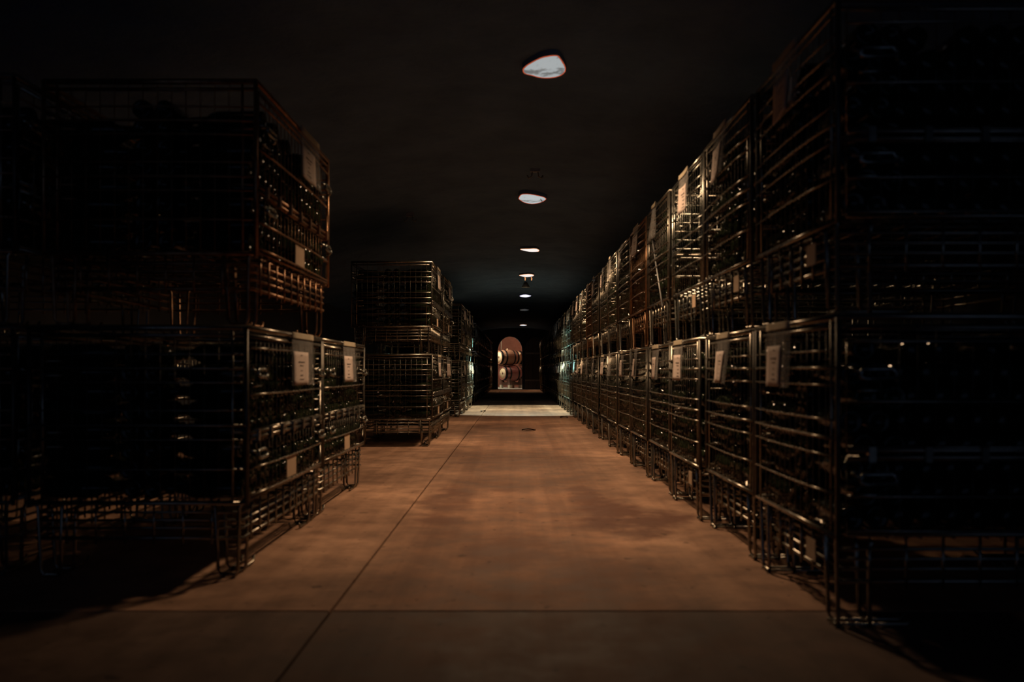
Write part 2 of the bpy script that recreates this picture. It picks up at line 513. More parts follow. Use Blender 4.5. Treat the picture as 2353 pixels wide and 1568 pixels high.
def overhead_light(x, y, kind, lens, rim, label, watts, colour, spot=2.75, drips=False, tilt=0.0):
    t = empty("ceiling_light", (x, y, LAMP_Z))
    tag(t, label, "light", "oval lights along the crown of the vault")
    out = lens_outline(kind)
    # lens: shallow bowl
    rings = [1.0, 0.94, 0.75, 0.45]
    vs, fs = [], []
    for r in rings:
        z = -0.012 * math.sqrt(1 - (r * 0.999) ** 2)
        vs += [(p[0] * r, p[1] * r, z) for p in out]
    vs.append((0, 0, -0.012))
    n = len(out)
    for a in range(len(rings) - 1):
        for k in range(n):
            fs.append((a * n + k, (a + 1) * n + k, (a + 1) * n + (k + 1) % n, a * n + (k + 1) % n))
    for k in range(n):
        fs.append(((len(rings) - 1) * n + k, len(vs) - 1, (len(rings) - 1) * n + (k + 1) % n))
    obj("lens", MB().add(vs, fs, True).mesh("lens", LENS[lens]), t)
    obj("rim", MB().tube([(p[0], p[1], -0.002) for p in out], 0.0035, 6, closed=True).mesh("rim", RIM[rim]), t)  # ring carries the painted colour fringe
    # housing sunk into the vault
    hv, hf = [], []
    zt = vault_z(x) - LAMP_Z + 0.03
    for s, z in ((1.02, 0.0), (1.04, 0.006), (1.05, zt)):
        hv += [(p[0] * s, p[1] * s, z) for p in out]
    for a in range(2):
        for k in range(n):
            hf.append((a * n + k, a * n + (k + 1) % n, (a + 1) * n + (k + 1) % n, (a + 1) * n + k))
    obj("housing", MB().add(hv, hf, True).mesh("housing", M['vault']), t)
    if drips:
        for dx in (-0.03, 0.09):
            obj("clip", MB().tube([(dx, 0.1, -0.004), (dx + .012, 0.1, -0.03), (dx + 0.004, 0.1, -0.06)], 0.012, 6).mesh("clip", RIM['w']), t)  # clips glow with the same painted orange
    if watts:
        ld = bpy.data.lights.new("lamp_light", 'SPOT')
        ld.energy = watts
        ld.color = colour
        ld.spot_size = spot
        ld.spot_blend = 1.0
        ld.shadow_soft_size = 0.09
        lo = bpy.data.objects.new("lamp_light", ld)
        COL.objects.link(lo)
        lo.parent = t
        lo.location = (0, 0, -0.09)
        lo.rotation_euler = (tilt, 0, 0)
    return t

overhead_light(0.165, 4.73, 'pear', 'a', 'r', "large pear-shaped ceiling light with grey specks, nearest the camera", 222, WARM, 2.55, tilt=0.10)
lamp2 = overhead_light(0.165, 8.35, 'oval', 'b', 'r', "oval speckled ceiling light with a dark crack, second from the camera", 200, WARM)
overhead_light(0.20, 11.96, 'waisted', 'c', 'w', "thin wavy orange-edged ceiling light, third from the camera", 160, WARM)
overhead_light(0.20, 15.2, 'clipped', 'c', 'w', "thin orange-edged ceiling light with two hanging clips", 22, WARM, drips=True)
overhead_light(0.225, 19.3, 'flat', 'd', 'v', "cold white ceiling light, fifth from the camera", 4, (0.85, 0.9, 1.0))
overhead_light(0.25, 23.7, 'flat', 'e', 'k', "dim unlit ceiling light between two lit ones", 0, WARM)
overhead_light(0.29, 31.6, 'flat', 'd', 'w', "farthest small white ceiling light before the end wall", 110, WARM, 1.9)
obj("crack", MB().tube([(0.088, -0.06, -0.010), (0.096, 0.0, -0.012), (0.106, 0.06, -0.010)], 0.0035, 6).mesh("crack", M['hoop']), lamp2, label="dark crack across the lens")
# cool spot fitting
t = empty("spot_fitting", (0.2, 16.4, LAMP_Z + 0.02))
tag(t, "small grey ceiling spot between the fourth and fifth lights", "light")
obj("bracket", MB().box(-0.02, 0.02, -0.02, 0.02, -0.02, 0.10).mesh("bracket", M['bracket']), t)
obj("shade", MB().lathe([(0.03, 0.0), (0.05, -0.03), (0.085, -0.10), (0.08, -0.10), (0.045, -0.035), (0.0, -0.02)], 16, 'z').mesh("shade", M['bracket']), t)
ld = bpy.data.lights.new("spot_light", 'SPOT')
ld.energy = 660; ld.color = COOL; ld.spot_size = R(89); ld.spot_blend = 0.16; ld.shadow_soft_size = 0.03
lo = bpy.data.objects.new("spot_light", ld); COL.objects.link(lo); lo.parent = t; lo.location = (0, 0, -0.12)

# bulkhead lamp on the left wall, shining out through the gap between two stacks
t = empty("wall_lamp", (-WX + 0.02, 21.0, 1.15))
tag(t, "green-white bulkhead lamp on the left wall behind the stacks", "light")
obj("back_plate", MB().box(-0.02, 0.02, -0.12, 0.12, -0.07, 0.07).mesh("back_plate", M['bracket']), t)
obj("diffuser", MB().lathe([(0.0, 0.075), (0.05, 0.065), (0.075, 0.02)], 16, 'x').mesh("diffuser", glow_mat("green_white_diffuser", (0.5, 1.0, 0.88), 0.8)), t)
ld = bpy.data.lights.new("wall_lamp_light", 'SPOT')
ld.energy = 900; ld.color = (0.42, 1.0, 0.86); ld.spot_size = R(17); ld.spot_blend = 0.5; ld.shadow_soft_size = 0.05
lo = bpy.data.objects.new("wall_lamp_light", ld); COL.objects.link(lo); lo.parent = t; lo.location = (0.12, 0, 0)
from mathutils import Vector
lo.rotation_euler = Vector((4.1, -5.7, -0.30)).to_track_quat('-Z', 'Y').to_euler()

# little ceiling hooks that catch a glint
for (x, y, lab) in ((0.17, 7.2, "small metal ceiling hook before the second ceiling light"),
                    (-1.15, 8.9, "small double metal hook on the vault above the left crates")):
    h = empty("ceiling_hook", (x, y, vault_z(x)))
    tag(h, lab, "hook", "hooks in the vault")
    obj("plate", MB().box(-0.04, 0.04, -0.02, 0.02, -0.03, 0.02).mesh("plate", M['bracket']), h)
    for s in (-1, 1):
        obj("hook_arm", MB().tube([(s * 0.025, 0, -0.03), (s * 0.03, 0, -0.07), (s * 0.055, 0, -0.085), (s * 0.07, 0, -0.06)], 0.006, 6).mesh("hook_arm", M['bracket']), h)

# lights of the barrel room
def room_lamp(name, loc, watts, colour, label):
    t = empty(name, loc)
    tag(t, label, "light")
    obj("shade", MB().lathe([(0.02, 0.06), (0.10, 0.0), (0.095, -0.005), (0.015, 0.05)], 14, 'z').mesh("shade", M['bracket']), t)
    obj("stem", MB().tube([(0, 0, 0.05), (0, 0, 2.86 - loc[2])], .008, 6).mesh("stem", M['bracket']), t)
    ld = bpy.data.lights.new(name, 'POINT'); ld.energy = watts; ld.color = colour; ld.shadow_soft_size = 0.08
    lo = bpy.data.objects.new(name, ld); COL.objects.link(lo); lo.parent = t; lo.location = (0, 0, -0.08)
room_lamp("room_lamp", (1.5, 37.2, 2.6), 40, (1.0, 0.50, 0.30), "warm ceiling lamp in the barrel room, right of the arch")
room_lamp("room_lamp", (-1.35, 35.3, 2.4), 130, (1.0, 0.93, 0.72), "pale ceiling lamp in the barrel room, left of the arch")

# ------------------------------------------------------------------ wire crates
L, W, H = 1.20, 0.82, 0.955
ZB = 0.283                       # bottom rail of the body

def bow(w, z, r, n, out, y=0.0):
    return MB().tube([(x, y - out * (1 - (2 * x / w) ** 2), z) for x in (-w / 2, -w / 4, 0, w / 4, w / 2)], r, n)

END_H = [(0.846, .0035), (0.793, .0052), (0.740, .0035), (0.634, .0035), (0.578, .0052), (0.524, .0035), (0.412, .0040)]

def vert_xs(w):
    k = int((w - 0.10) / 0.054)
    s = (w - 0.10) / k
    return [-(w - 0.10) / 2 + s * i for i in range(1, k)]

CRATE_CACHE = {}
def crate_meshes(detail, steel):
    key = (detail, steel)
    if key in CRATE_CACHE:
        return CRATE_CACHE[key]
    m = M[steel]
    dm = M['steel_post'] if steel == 'steel' else m
    n = {2: 6, 1: 5, 0: 4}[detail]
    D = {}
    rim = MB()
    for z, r, ins in ((H - .008, .0085, 0.0), (H - .036, .005, 0.004)):
        a, b = L / 2 - ins, W / 2 - ins
        rim.tube([(-a, -b, z), (a, -b, z), (a, b, z), (-a, b, z)], r, n, closed=True)
    D['rim'] = rim.mesh("top_rim", m)
    D['post'] = MB().tube([(0, 0, ZB - 0.01), (0, 0, H - .01)], .0085, n).mesh("corner_post", M['steel_post'] if steel == 'steel' else m)
    # leg for the (-x,-y) corner: two U loops with flared tops joined by foot runners
    lg = MB()
    for xo, top in ((0.008, 0.30), (0.105, 0.27)):
        y0, y1 = 0.030, 0.118
        lg.tube([(xo, y0 - 0.022, top), (xo, y0, top - 0.035), (xo + .006, y0 + .006, 0.03), (xo + .010, y0 + .016, .010),
                 (xo + .010, y1 - .016, .010), (xo + .006, y1 - .006, 0.03), (xo, y1, top - 0.035), (xo, y1 + 0.026, top + 0.012)], .0068, n)
    for y in (0.050, 0.098):
        lg.tube([(0.005, y, .0095), (0.23, y, .0095), (0.25, y, 0.03)], .0055, n)
    D['leg'] = lg.mesh("leg", m)
    # base: rails and bars
    rails = []
    for z in (0.148, 0.186, 0.216, 0.246):
        a, b = L / 2 - 0.02, W / 2 - 0.02
        rails.append((z, [(-a, -b, 0), (a, -b, 0), (a, b, 0), (-a, b, 0)], .0055 if z < .15 else .0042))
    D['rail'] = [(z, MB().tube(p, r, n, closed=True).mesh("base_rail", m)) for z, p, r in rails]
    bar = MB().tube([(0, 0, 0.128), (0, 0, ZB)], .0045, n)
    D['bar'] = bar.mesh("base_bar", m)
    spots = []
    for k in range(10):
        x = -L / 2 + 0.10 + k * (L - 0.20) / 9
        spots += [(x, -W / 2 + .014), (x, W / 2 - .014)]
    for k in range(6):
        y = -W / 2 + 0.135 + k * (W - 0.27) / 5
        spots += [(-L / 2 + .014, y), (L / 2 - .014, y)]
    D['bar_spots'] = spots
    tray = MB()
    for k in range(12):
        x = -L / 2 + 0.05 + k * (L - 0.10) / 11
        tray.tube([(x, -W / 2, ZB), (x, W / 2, ZB)], .0035, 4)
    for k in range(8):
        y = -W / 2 + 0.05 + k * (W - 0.10) / 7
        tray.tube([(-L / 2, y, ZB + .005), (L / 2, y, ZB + .005)], .0035, 4)
    D['tray'] = tray.mesh("tray_grid", m)
    base = MB()
    for z, p, r in rails:
        base.tube([(q[0], q[1], z) for q in p], r, n, closed=True)
    for (x, y) in spots:
        base.tube([(x, y, 0.128), (x, y, ZB)], .0045, 4)
    D['base_all'] = base.mesh("base_grid", m)
    # end panel (short side): outward is -y
    fr = MB().tube([(-W / 2, 0, ZB), (W / 2, 0, ZB)], .0085, n)
    for s in (-1, 1):
        fr.tube([(s * (W / 2 - .052), 0, ZB), (s * (W / 2 - .052), 0, H - .01)], .0050, n)
    D['end_frame'] = fr.mesh("end_panel", m)
    D['end_h'] = {r: bow(W, 0, r, n, 0.014, -.004).mesh("horizontal_wire", m) for r in (.0035, .0040, .0052)}
    D['vert'] = MB().tube([(0, 0, ZB), (0, 0, H - .02)], .0018, 4).mesh("vertical_wire", dm)
    st = MB()
    for dz in (-.027, .027):
        st.tube([(-.06, 0, dz), (.06, 0, dz)], .0038, n)
    D['stub'] = st.mesh("hinge_bar", m)
    ea = MB()
    for z, r in END_H:
        ea.tube([(x, -.004 - .014 * (1 - (2 * x / W) ** 2), z) for x in (-W / 2, -W / 4, 0, W / 4, W / 2)], r, n)
    for x in vert_xs(W):
        ea.tube([(x, .004, ZB), (x, .004, H - .02)], .0018, 4)
    for s in (-1, 1):
        ea.tube([(s * (W / 2 - .052), 0, ZB), (s * (W / 2 - .052), 0, H - .01)], .0050, n)
    ea.tube([(-W / 2, 0, ZB), (W / 2, 0, ZB)], .0085, n)
    D['end_all'] = ea.mesh("end_panel", m)
    # gates on the long side
    gw = L - 0.05
    def gate(z0, z1):
        return MB().tube([(-gw / 2, 0, z0), (gw / 2, 0, z0), (gw / 2, 0, z1), (-gw / 2, 0, z1)], .0048, n, closed=True)
    D['gate_up'] = gate(0.553, 0.915).mesh("upper_gate", m)
    D['gate_lo'] = gate(0.293, 0.520).mesh("lower_gate", m)
    D['gate_h'] = bow(gw, 0, .0046, n, 0.012, -.004).mesh("horizontal_wire", m)
    D['vert_up'] = MB().tube([(0, 0, .553), (0, 0, .915)], .0018, 4).mesh("vertical_wire", dm)
    D['vert_lo'] = MB().tube([(0, 0, .293), (0, 0, .520)], .0018, 4).mesh("vertical_wire", dm)
    hg = MB()
    for z, r in ((0.546, .0075), (0.525, .006)):
        hg.tube([(-gw / 2, -.006, z), (gw / 2, -.006, z)], r, n)
    for k in range(7):
        x = -gw / 2 + 0.07 + k * (gw - 0.14) / 6
        hg.box(x - .011, x + .011, -.022, .002, .512, .558)
    D['hinge'] = hg.mesh("hinge_rail", m)
    lt = MB()
    stad = []
    for k in range(12):
        a = 2 * pi * k / 12
        stad.append((.038 * (1 if cos(a) > 0 else -1) + .016 * cos(a), -.028 + .004 * sin(a), .015 * sin(a)))
    lt.tube(stad, .007, n, closed=True)
    lt.tube([(-.075, 0, .018), (-.062, -.016, .012), (-.046, -.030, .0)], .0058, n)
    lt.tube([(.050, -.030, 0), (.058, -.022, -.02), (.062, -.004, -.026)], .0058, n)
    lt.tube([(-.05, -.006, -.05), (.05, -.006, -.05)], .005, n)
    D['latch'] = lt.mesh("latch", M['steel_new'])
    ga = gate(0.553, 0.915)
    ga.add(*gate_all(gw, n))
    D['gate_all'] = ga.mesh("gate_panel", m)
    # back of the long side
    bk = MB()
    for z, r in END_H:
        bk.tube([(-L / 2, -.003, z), (L / 2, -.003, z)], r, 4)
    bk.tube([(-L / 2, 0, ZB), (L / 2, 0, ZB)], .0085, n)
    for x in vert_xs(L):
        bk.tube([(x, .004, ZB), (x, .004, H - .02)], .0018, 4)
    D['back_all'] = bk.mesh("back_panel", m)
    D['card'] = MB().box(-.075, .075, -.0025, .0, 0.312, 0.402).mesh("card", M['card'])
    D['endcard'] = MB().box(-.04, .04, -.0025, .0, 0.172, 0.240).mesh("card", M['card'])
    CRATE_CACHE[key] = D
    return D

def gate_all(gw, n):
    g_ = MB()
    g_.tube([(-gw / 2, 0, .293), (gw / 2, 0, .293), (gw / 2, 0, .520), (-gw / 2, 0, .520)], .0048, n, closed=True)
    for z in (0.872, 0.692, 0.408, 0.305):
        g_.tube([(x, -.004 - .012 * (1 - (2 * x / gw) ** 2), z) for x in (-gw / 2, 0, gw / 2)], .0046, n)
    for x in vert_xs(gw):
        g_.tube([(x, .004, .293), (x, .004, .915)], .0018, 4)
    for z, r in ((0.546, .0075), (0.525, .006)):
        g_.tube([(-gw / 2, -.006, z), (gw / 2, -.006, z)], r, n)
    return g_.v, g_.f, True

CRATES = []     # (x, y, z, rz, side, index, tier, filled, label_bit)
def crate(x, y, z, rz, detail, steel, label, group, card=True, endcard=False):
    D = crate_meshes(detail, steel)
    t = empty("wire_crate", (x, y, z), rz)
    tag(t, label, "wire crate", group)
    obj("top_rim", D['rim'], t)
    for sx in (-1, 1):
        for sy in (-1, 1):
            obj("corner_post", D['post'], t, (sx * L / 2, sy * W / 2, 0))
            lg = obj("leg", D['leg'], t, (sx * L / 2, sy * W / 2, 0))
            lg.scale = (-sx, -sy, 1)
    if detail == 2:
        bs = obj("tray_grid", D['tray'], t, kind='stuff')
        for zz, me in D['rail']:
            obj("base_rail", me, t, (0, 0, zz))
        for (bx, by) in D['bar_spots']:
            obj("base_bar", D['bar'], t, (bx, by, 0))
        for sgn, rr in ((-1, -pi / 2), (1, pi / 2)):
            if (sgn == 1) and abs(rz) < 0.3:                 # far end of a right-hand crate, out of sight
                obj("end_panel", D['end_all'], t, (sgn * L / 2, 0, 0), rr, kind='stuff')
                continue
            p = obj("end_panel", D['end_frame'], t, (sgn * L / 2, 0, 0), rr)
            for zz, r_ in END_H:
                obj("horizontal_wire", D['end_h'][r_], p, (0, 0, zz))
            for vx in vert_xs(W):
                obj("vertical_wire", D['vert'], p, (vx, .004, 0))
            for zz in (0.793, 0.523):
                for sx in (-1, 1):
                    obj("hinge_bar", D['stub'], p, (sx * (W / 2 - .062), .006, zz))
            if endcard and sgn == -1:
                obj("card", D['endcard'], p, (0.20, -.004, 0), label="small brown card on the base rails")
        gw = L - 0.05
        up = obj("upper_gate", D['gate_up'], t, (0, -W / 2, 0))
        lo_ = obj("lower_gate", D['gate_lo'], t, (0, -W / 2, 0))
        for p, zs, vm, lz in ((up, (0.872, 0.692), D['vert_up'], 0.775), (lo_, (0.408, 0.305), D['vert_lo'], 0.462)):
            for zz in zs:
                obj("horizontal_wire", D['gate_h'], p, (0, 0, zz))
            for vx in vert_xs(gw):
                obj("vertical_wire", vm, p, (vx, .004, 0))
            for sx in (-1, 1):
                obj("latch", D['latch'], p, (sx * (gw / 2 - .085), 0, lz))
        obj("hinge_rail", D['hinge'], t, (0, -W / 2, 0))
        if card:
            obj("card", D['card'], lo_, (random.uniform(-.05, .05), -.008, 0), label="plain brown card on the lower gate")
        obj("back_panel", D['back_all'], t, (0, W / 2, 0), pi, kind='stuff')
    else:
        obj("base_grid", D['base_all'], t, kind='stuff')
        for sgn, rr in ((-1, -pi / 2), (1, pi / 2)):
            obj("end_panel", D['end_all'], t, (sgn * L / 2, 0, 0), rr, kind='stuff')
        gp = obj("gate_panel", D['gate_all'], t, (0, -W / 2, 0), kind='stuff')
        if detail == 1:
            obj("hinge_rail", D['hinge'], t, (0, -W / 2, 0))
            for sx in (-1, 1):
                for lz in (0.775, 0.462):
                    obj("latch", D['latch'], t, (sx * ((L - .05) / 2 - .085), -W / 2, lz))
            if card and abs(rz) > 0.5:
                obj("card", D['card'], gp, (random.uniform(-.08, .08), -.008, 0), label="plain brown card on the lower gate")
        obj("back_panel", D['back_all'], t, (0, W / 2, 0), pi, kind='stuff')
    return t

# ---- document sleeves
def sleeve_mesh(w, h, seed, flare, fold, zc0, zc1, x0f, x1f, y_off, thick, mat, name):
    """a curved strip of the hanging sleeve between heights zc0..zc1 (0 top, -1 bottom) and widths x0f..x1f"""
    rr = random.Random(seed)
    amp, ph = rr.uniform(-.010, .010), rr.uniform(0, 6)
    skew = rr.uniform(-.045, .045)
    nx_, nz_ = 6, 7
    vs, fs = [], []
    def P(u, v):
        zz = zc0 + (zc1 - zc0) * v
        xx = x0f + (x1f - x0f) * u
        wid = w * (1 - flare * math.exp(-((-zz - 0.25) / 0.3) ** 2) + 0.06 * -zz)
        x = xx * wid / 2 + skew * -zz
        y = -0.012 * -zz + amp * sin(pi * (xx + 1) / 2 * 1.5 + ph) * (0.3 - zz) - fold * abs(sin(3 * pi * xx)) * 0.02
        return x, y + y_off, zz * h
    for side in (0, 1):
        for j in range(nz_ + 1):
            for i in range(nx_ + 1):
                x, y, z = P(i / nx_, j / nz_)
                vs.append((x, y - thick * (1 - side), z))
    k = (nx_ + 1) * (nz_ + 1)
    for j in range(nz_):
        for i in range(nx_):
            a = j * (nx_ + 1) + i
            fs.append((a, a + nx_ + 1, a + nx_ + 2, a + 1))
            fs.append((k + a, k + a + 1, k + a + nx_ + 2, k + a + nx_ + 1))
    def edge(lst):
        for a, b in zip(lst, lst[1:]):
            fs.append((a, b, b + k, a + k))
    row = nx_ + 1
    edge(list(range(0, row)))
    edge(list(range(nz_ * row + nx_, nz_ * row - 1, -1)))
    edge([j * row for j in range(nz_, -1, -1)])
    edge([j * row + nx_ for j in range(0, nz_ + 1)])
    return MB().add(vs, fs, True).mesh(name, mat)

SLEEVES = []
def make_variant(seed, w, h, paper, flare=0.0, fold=0.0, tape=True):
    d = {}
    d['pocket'] = sleeve_mesh(w, h, seed, flare, fold, 0, -1, -1, 1, 0.0, .0016, M['plastic'], "plastic_pocket")
    if tape:
        d['tape'] = sleeve_mesh(w, h, seed, flare, fold, 0.03, -0.085, -1.0, 0.97, -0.004, .002, M['tape'], "folded_top")
    if paper:
        d['paper'] = sleeve_mesh(w, h, seed, flare, fold, -0.34, -0.985, -0.93, paper, -0.0035, .0012, M['paper'], "paper_sheet")
        mid = (-0.93 + paper) / 2
        d['print'] = [sleeve_mesh(w, h, seed, flare, fold, z0, z1, mid - hw, mid + hw, -0.0062, .0006, M['ink'], "printed_line")
                      for z0, z1, hw in ((-.40, -.412, .10), (-.53, -.548, .30), (-.60, -.612, .18), (-.70, -.712, .08), (-.79, -.805, .14), (-.87, -.882, .22))]
    return d
VAR_R = [make_variant(21, 0.27, 0.225, 0.42), make_variant(22, 0.25, 0.225, 0.55), make_variant(23, 0.25, 0.225, 0.50),
         make_variant(24, 0.25, 0.22, 0.85), make_variant(25, 0.19, 0.22, 0.85, 0.2, 0.5), make_variant(26, 0.19, 0.22, 0.8, 0.2, 0.5, False)]
VAR_C = [make_variant(31, 0.16, 0.22, None, 0.55, 1.2, False), make_variant(32, 0.20, 0.22, None, 0.4, 0.9), make_variant(33, 0.17, 0.22, 0.9, 0.35, 0.9, False)]
VAR_L = [make_variant(41, 0.38, 0.235, 0.45), make_variant(42, 0.34, 0.235, 0.40), make_variant(43, 0.36, 0.24, 0.60, tape=False)]

def sleeve(v, x, y, z, rz, label, group, detail=True):
    t = empty("document_sleeve", (x, y, z), rz)
    tag(t, label, "document sleeve", group)
    obj("plastic_pocket", v['pocket'], t)
    if 'tape' in v:
        obj("folded_top", v['tape'], t)
    if 'paper' in v:
        p = obj("paper_sheet", v['paper'], t)
        if detail:
            for me in v['print']:
                obj("printed_line", me, p)
    return t

# ---- layout of the rows
rl = random.Random(5)
XR = 0.962                      # aisle face of the right-hand row
BOTTLES = []                    # candidate bottles: (distance, matrix data, label, group)
CELLS = []

def bottle_spots(end_cols, front_row, seed):
    """local bottle positions of one crate's visible layers; bottles lie across the crate, bases outwards"""
    rr = random.Random(seed)
    res = []
    ncol, nlay = 14, 8
    for j in range(nlay):
        for i in range(ncol):
            x = -L / 2 + 0.058 + i * (L - 0.116 - 0.041) / (ncol - 1) + (0.041 if j % 2 else 0)
            z = ZB + 0.052 + j * 0.0735
            for row in (0, 1):
                vis = (i < end_cols) or (front_row and row == 0)
                if not vis:
                    continue
                if j == nlay - 1 and rr.random() < 0.25:
                    continue
                dx, dy, dz = rr.uniform(-.002, .002), rr.uniform(-.012, .012), rr.uniform(-.002, .002)
                y = -W / 2 + 0.028 + dy if row == 0 else W / 2 - 0.028 + dy
                res.append((x + dx, y, z + dz, 0.0 if row == 0 else pi, rr.uniform(-.02, .02), rr.uniform(-.03, .03)))
    if end_cols:                     # pair lying lengthwise in the gap between the necks, bases to the end
        for j in range(nlay):
            for k in (-1, 1):
                res.append((-L / 2 + 0.03 + rr.uniform(-.012, .012), k * 0.043 + rr.uniform(-.003, .003), ZB + 0.052 + j * 0.0735, -pi / 2, rr.uniform(-.02, .02), rr.uniform(-.03, .03)))
    return res

def fill(x, y, z, rz, end_cols, front_row, label, group, seed):
    c, s = cos(rz), sin(rz)
    for (bx, by, bz, br, ta, tb) in bottle_spots(end_cols, front_row, seed):
        wx, wy = x + c * bx - s * by, y + s * bx + c * by
        d = math.sqrt(wx * wx + wy * wy + (z + bz - CAM_H) ** 2)
        lay = ["bottom", "second", "third", "fourth", "fifth", "sixth", "seventh", "top"][max(0, min(7, round((bz - ZB - 0.052) / 0.0735)))]
        if front_row and end_cols and abs(rz) < 0.5 and bx > -L / 2 + 0.2:
            d += 3.5                  # far from the aisle, lost in the dark
        BOTTLES.append((d, (wx, wy, z + bz), (ta, 0, rz + br + tb), label.replace("bottle lying", f"bottle, {lay} layer,").replace("on the left with nothing", "at left, nothing"), group))

def steel_for(i, tier):
    if tier and i in (2, 14):
        return 'steel_new'
    if i in (4, 9) and tier:
        return 'steel_rust'
    return 'steel'

# right-hand row: short ends to the aisle, gates towards the camera
yr = [2.45, 3.335] + [4.215 + 0.865 * k for k in range(33)]
for i, y in enumerate(yr):
    for tier in (0, 1):
        near = i < (4 if tier == 0 else 4)
        detail = 2 if near else (1 if y < 9 else 0)
        dx, dy, dr = rl.uniform(-.012, .012), rl.uniform(-.003, .003), R(rl.uniform(-0.15, 0.15))
        cx, cy, cz = XR + L / 2 + dx, y + W / 2 + dy, tier * H
        tn = "upper" if tier else "lower"
        if i < 18:
            lab = f"{tn}-tier wire bottle crate on the right, {ORD[i]} from the camera"
            sl = f"document sleeve on the {tn} crate of the right row, {ORD[i]} from the camera"
            grp, sgrp = "wire crates stacked along the right", "document sleeves along the right row"
        else:
            lab = f"dark {tn}-tier wire crate in the unlit far stretch of the right row"
            sl = f"tiny document sleeve on a far dark {tn}-tier crate of the right row"
            grp, sgrp = f"far {tn} crates on the right", f"far {tn} sleeves on the right"
        crate(cx, cy, cz, dr, detail, steel_for(i, tier), lab, grp, card=False, endcard=(i in (0, 2) or (tier and i in (0, 1))))
        if not (tier and i == 2):
            who = f"the {ORD[i]} {tn} crate on the right" if i < 18 else "a far crate"
            fill(cx, cy, cz, dr, 2, i < 5, f"dark wine bottle lying in {who}", f"bottles in {who}", 100 + i * 2 + tier)
        # sleeve
        if i in (5, 6, 12) and tier == 0:
            v = VAR_C[0] if i != 5 else VAR_R[4]
        elif tier and i in (3, 6, 7):
            v = VAR_C[(i + 1) % 3]
        else:
            v = VAR_R[i % 3 if i < 4 else rl.randrange(6)]
        sy_ = cy + (0.06 if i == 0 and tier == 0 else (0.03 if tier == 0 else 0.02)) + rl.uniform(-.03, .03)
        sleeve(v, XR + dx - 0.017, sy_, cz + H - 0.004, -pi / 2, sl, sgrp, detail=i < 10)

# left-hand side: gates to the aisle
def left_stack(x, y, tiers, detail, name, grp, seed, first, steel=('steel', 'steel'), far=False, sleeves=True, shift=0.0):
    for tier in range(tiers):
        dx, dy, dr = rl.uniform(-.008, .008), rl.uniform(-.01, .01), R(rl.uniform(-.2, .2))
        tn = "upper" if tier else "lower"
        cx, cy, cz = x - W / 2 + dx + (shift if tier else 0), y + L / 2 + dy + (0.07 if tier and shift else 0), tier * H
        rz = pi / 2 + dr
        lab = f"{tn} wire bottle crate {name}"
        crate(cx, cy, cz, rz, detail, steel[tier], lab, grp)
        fill(cx, cy, cz, rz, 2 if first else 0, True, f"dark wine bottle lying in the {tn} crate {name}", f"bottles in the {tn} crate {name}", seed + tier)
        if sleeves:
            sleeve(VAR_L[(seed + tier) % 3], x + dx + (shift if tier else 0) + 0.017, cy + (0.16 if seed == 300 else 0.02), cz + H - 0.004, pi / 2,
                   f"document sleeve on the {tn} crate {name}", "document sleeves along the left side", detail=not far)

left_stack(-1.022, 3.085, 2, 2, "on the left nearest the camera", "wire crates along the left", 300, True, ('steel', 'steel_rust'), shift=0.02)
left_stack(-1.90, 3.10, 2, 1, "in the far left dark column", "wire crates along the left", 330, True, sleeves=False)
left_stack(-1.022, 4.335, 1, 2, "on the left with nothing on top", "wire crates along the left", 304, False)
left_stack(-0.868, 8.42, 2, 2, "facing the open left floor gap", "wire crates along the left", 306, True)
left_stack(-0.862, 9.69, 2, 1, "second beyond the left floor gap", "wire crates along the left", 308, False, ('steel', 'steel_new'))
nm = ["first", "second", "third"]
for k in range(3):
    left_stack(-0.905, 13.70 + 1.27 * k, 2, 1, f"{nm[k]} of the greenish-lit trio on the left", "wire crates along the left", 310 + 2 * k, k == 0, ('steel', 'steel'), far=True)
for k in range(11):
    left_stack(-0.95, 19.4 + 1.27 * k, 2, 0, "in the dark far stretch of the left row", "far dark crates on the left", 320 + 2 * k, k == 0, far=True, sleeves=False)

# ---- bottles: the 300 nearest as things, the rest as one mass
PROF = [(0.0, 0.022), (0.018, 0.012), (0.030, 0.0), (0.0365, 0.005), (0.038, 0.022), (0.038, 0.185), (0.031, 0.212), (0.017, 0.232), (0.0145, 0.288), (0.0158, 0.290), (0.0158, 0.298), (0.0, 0.300)]
bott = MB().lathe(PROF, 14).mesh("wine_bottle", M['glass'])
BOTTLES.sort(key=lambda b: b[0])
for d, loc, rot, lab, grp in BOTTLES[:300]:
    o = obj("wine_bottle", bott, None, loc, rot=rot)
    tag(o, lab, "bottle", grp)
import numpy as np
PROF2 = [PROF[0], PROF[2], PROF[4], PROF[5], PROF[7], PROF[8], PROF[11]]
lowm = MB().lathe(PROF2, 8)
LV = np.array(lowm.v)
rest = BOTTLES[300:]
verts, faces = [], []
nv = len(LV)
for k, (d, loc, rot, lab, grp) in enumerate(rest):
    a, cz_ = rot[0], rot[2]
    Rx = np.array([[1, 0, 0], [0, cos(a), -sin(a)], [0, sin(a), cos(a)]])
    Rz = np.array([[cos(cz_), -sin(cz_), 0], [sin(cz_), cos(cz_), 0], [0, 0, 1]])
    verts.append(LV @ (Rz @ Rx).T + np.array(loc))
    o_ = k * nv
    faces += [tuple(i + o_ for i in f) for f in lowm.f]
me = bpy.data.meshes.new("wine_bottles")
me.from_pydata(np.concatenate(verts).tolist(), [], faces)
me.polygons.foreach_set("use_smooth", [True] * len(faces))
me.materials.append(M['glass'])
me.update()
o = obj("wine_bottle_load", me, kind='stuff')
tag(o, "dark wine bottles packed in the farther wire crates", "bottles")

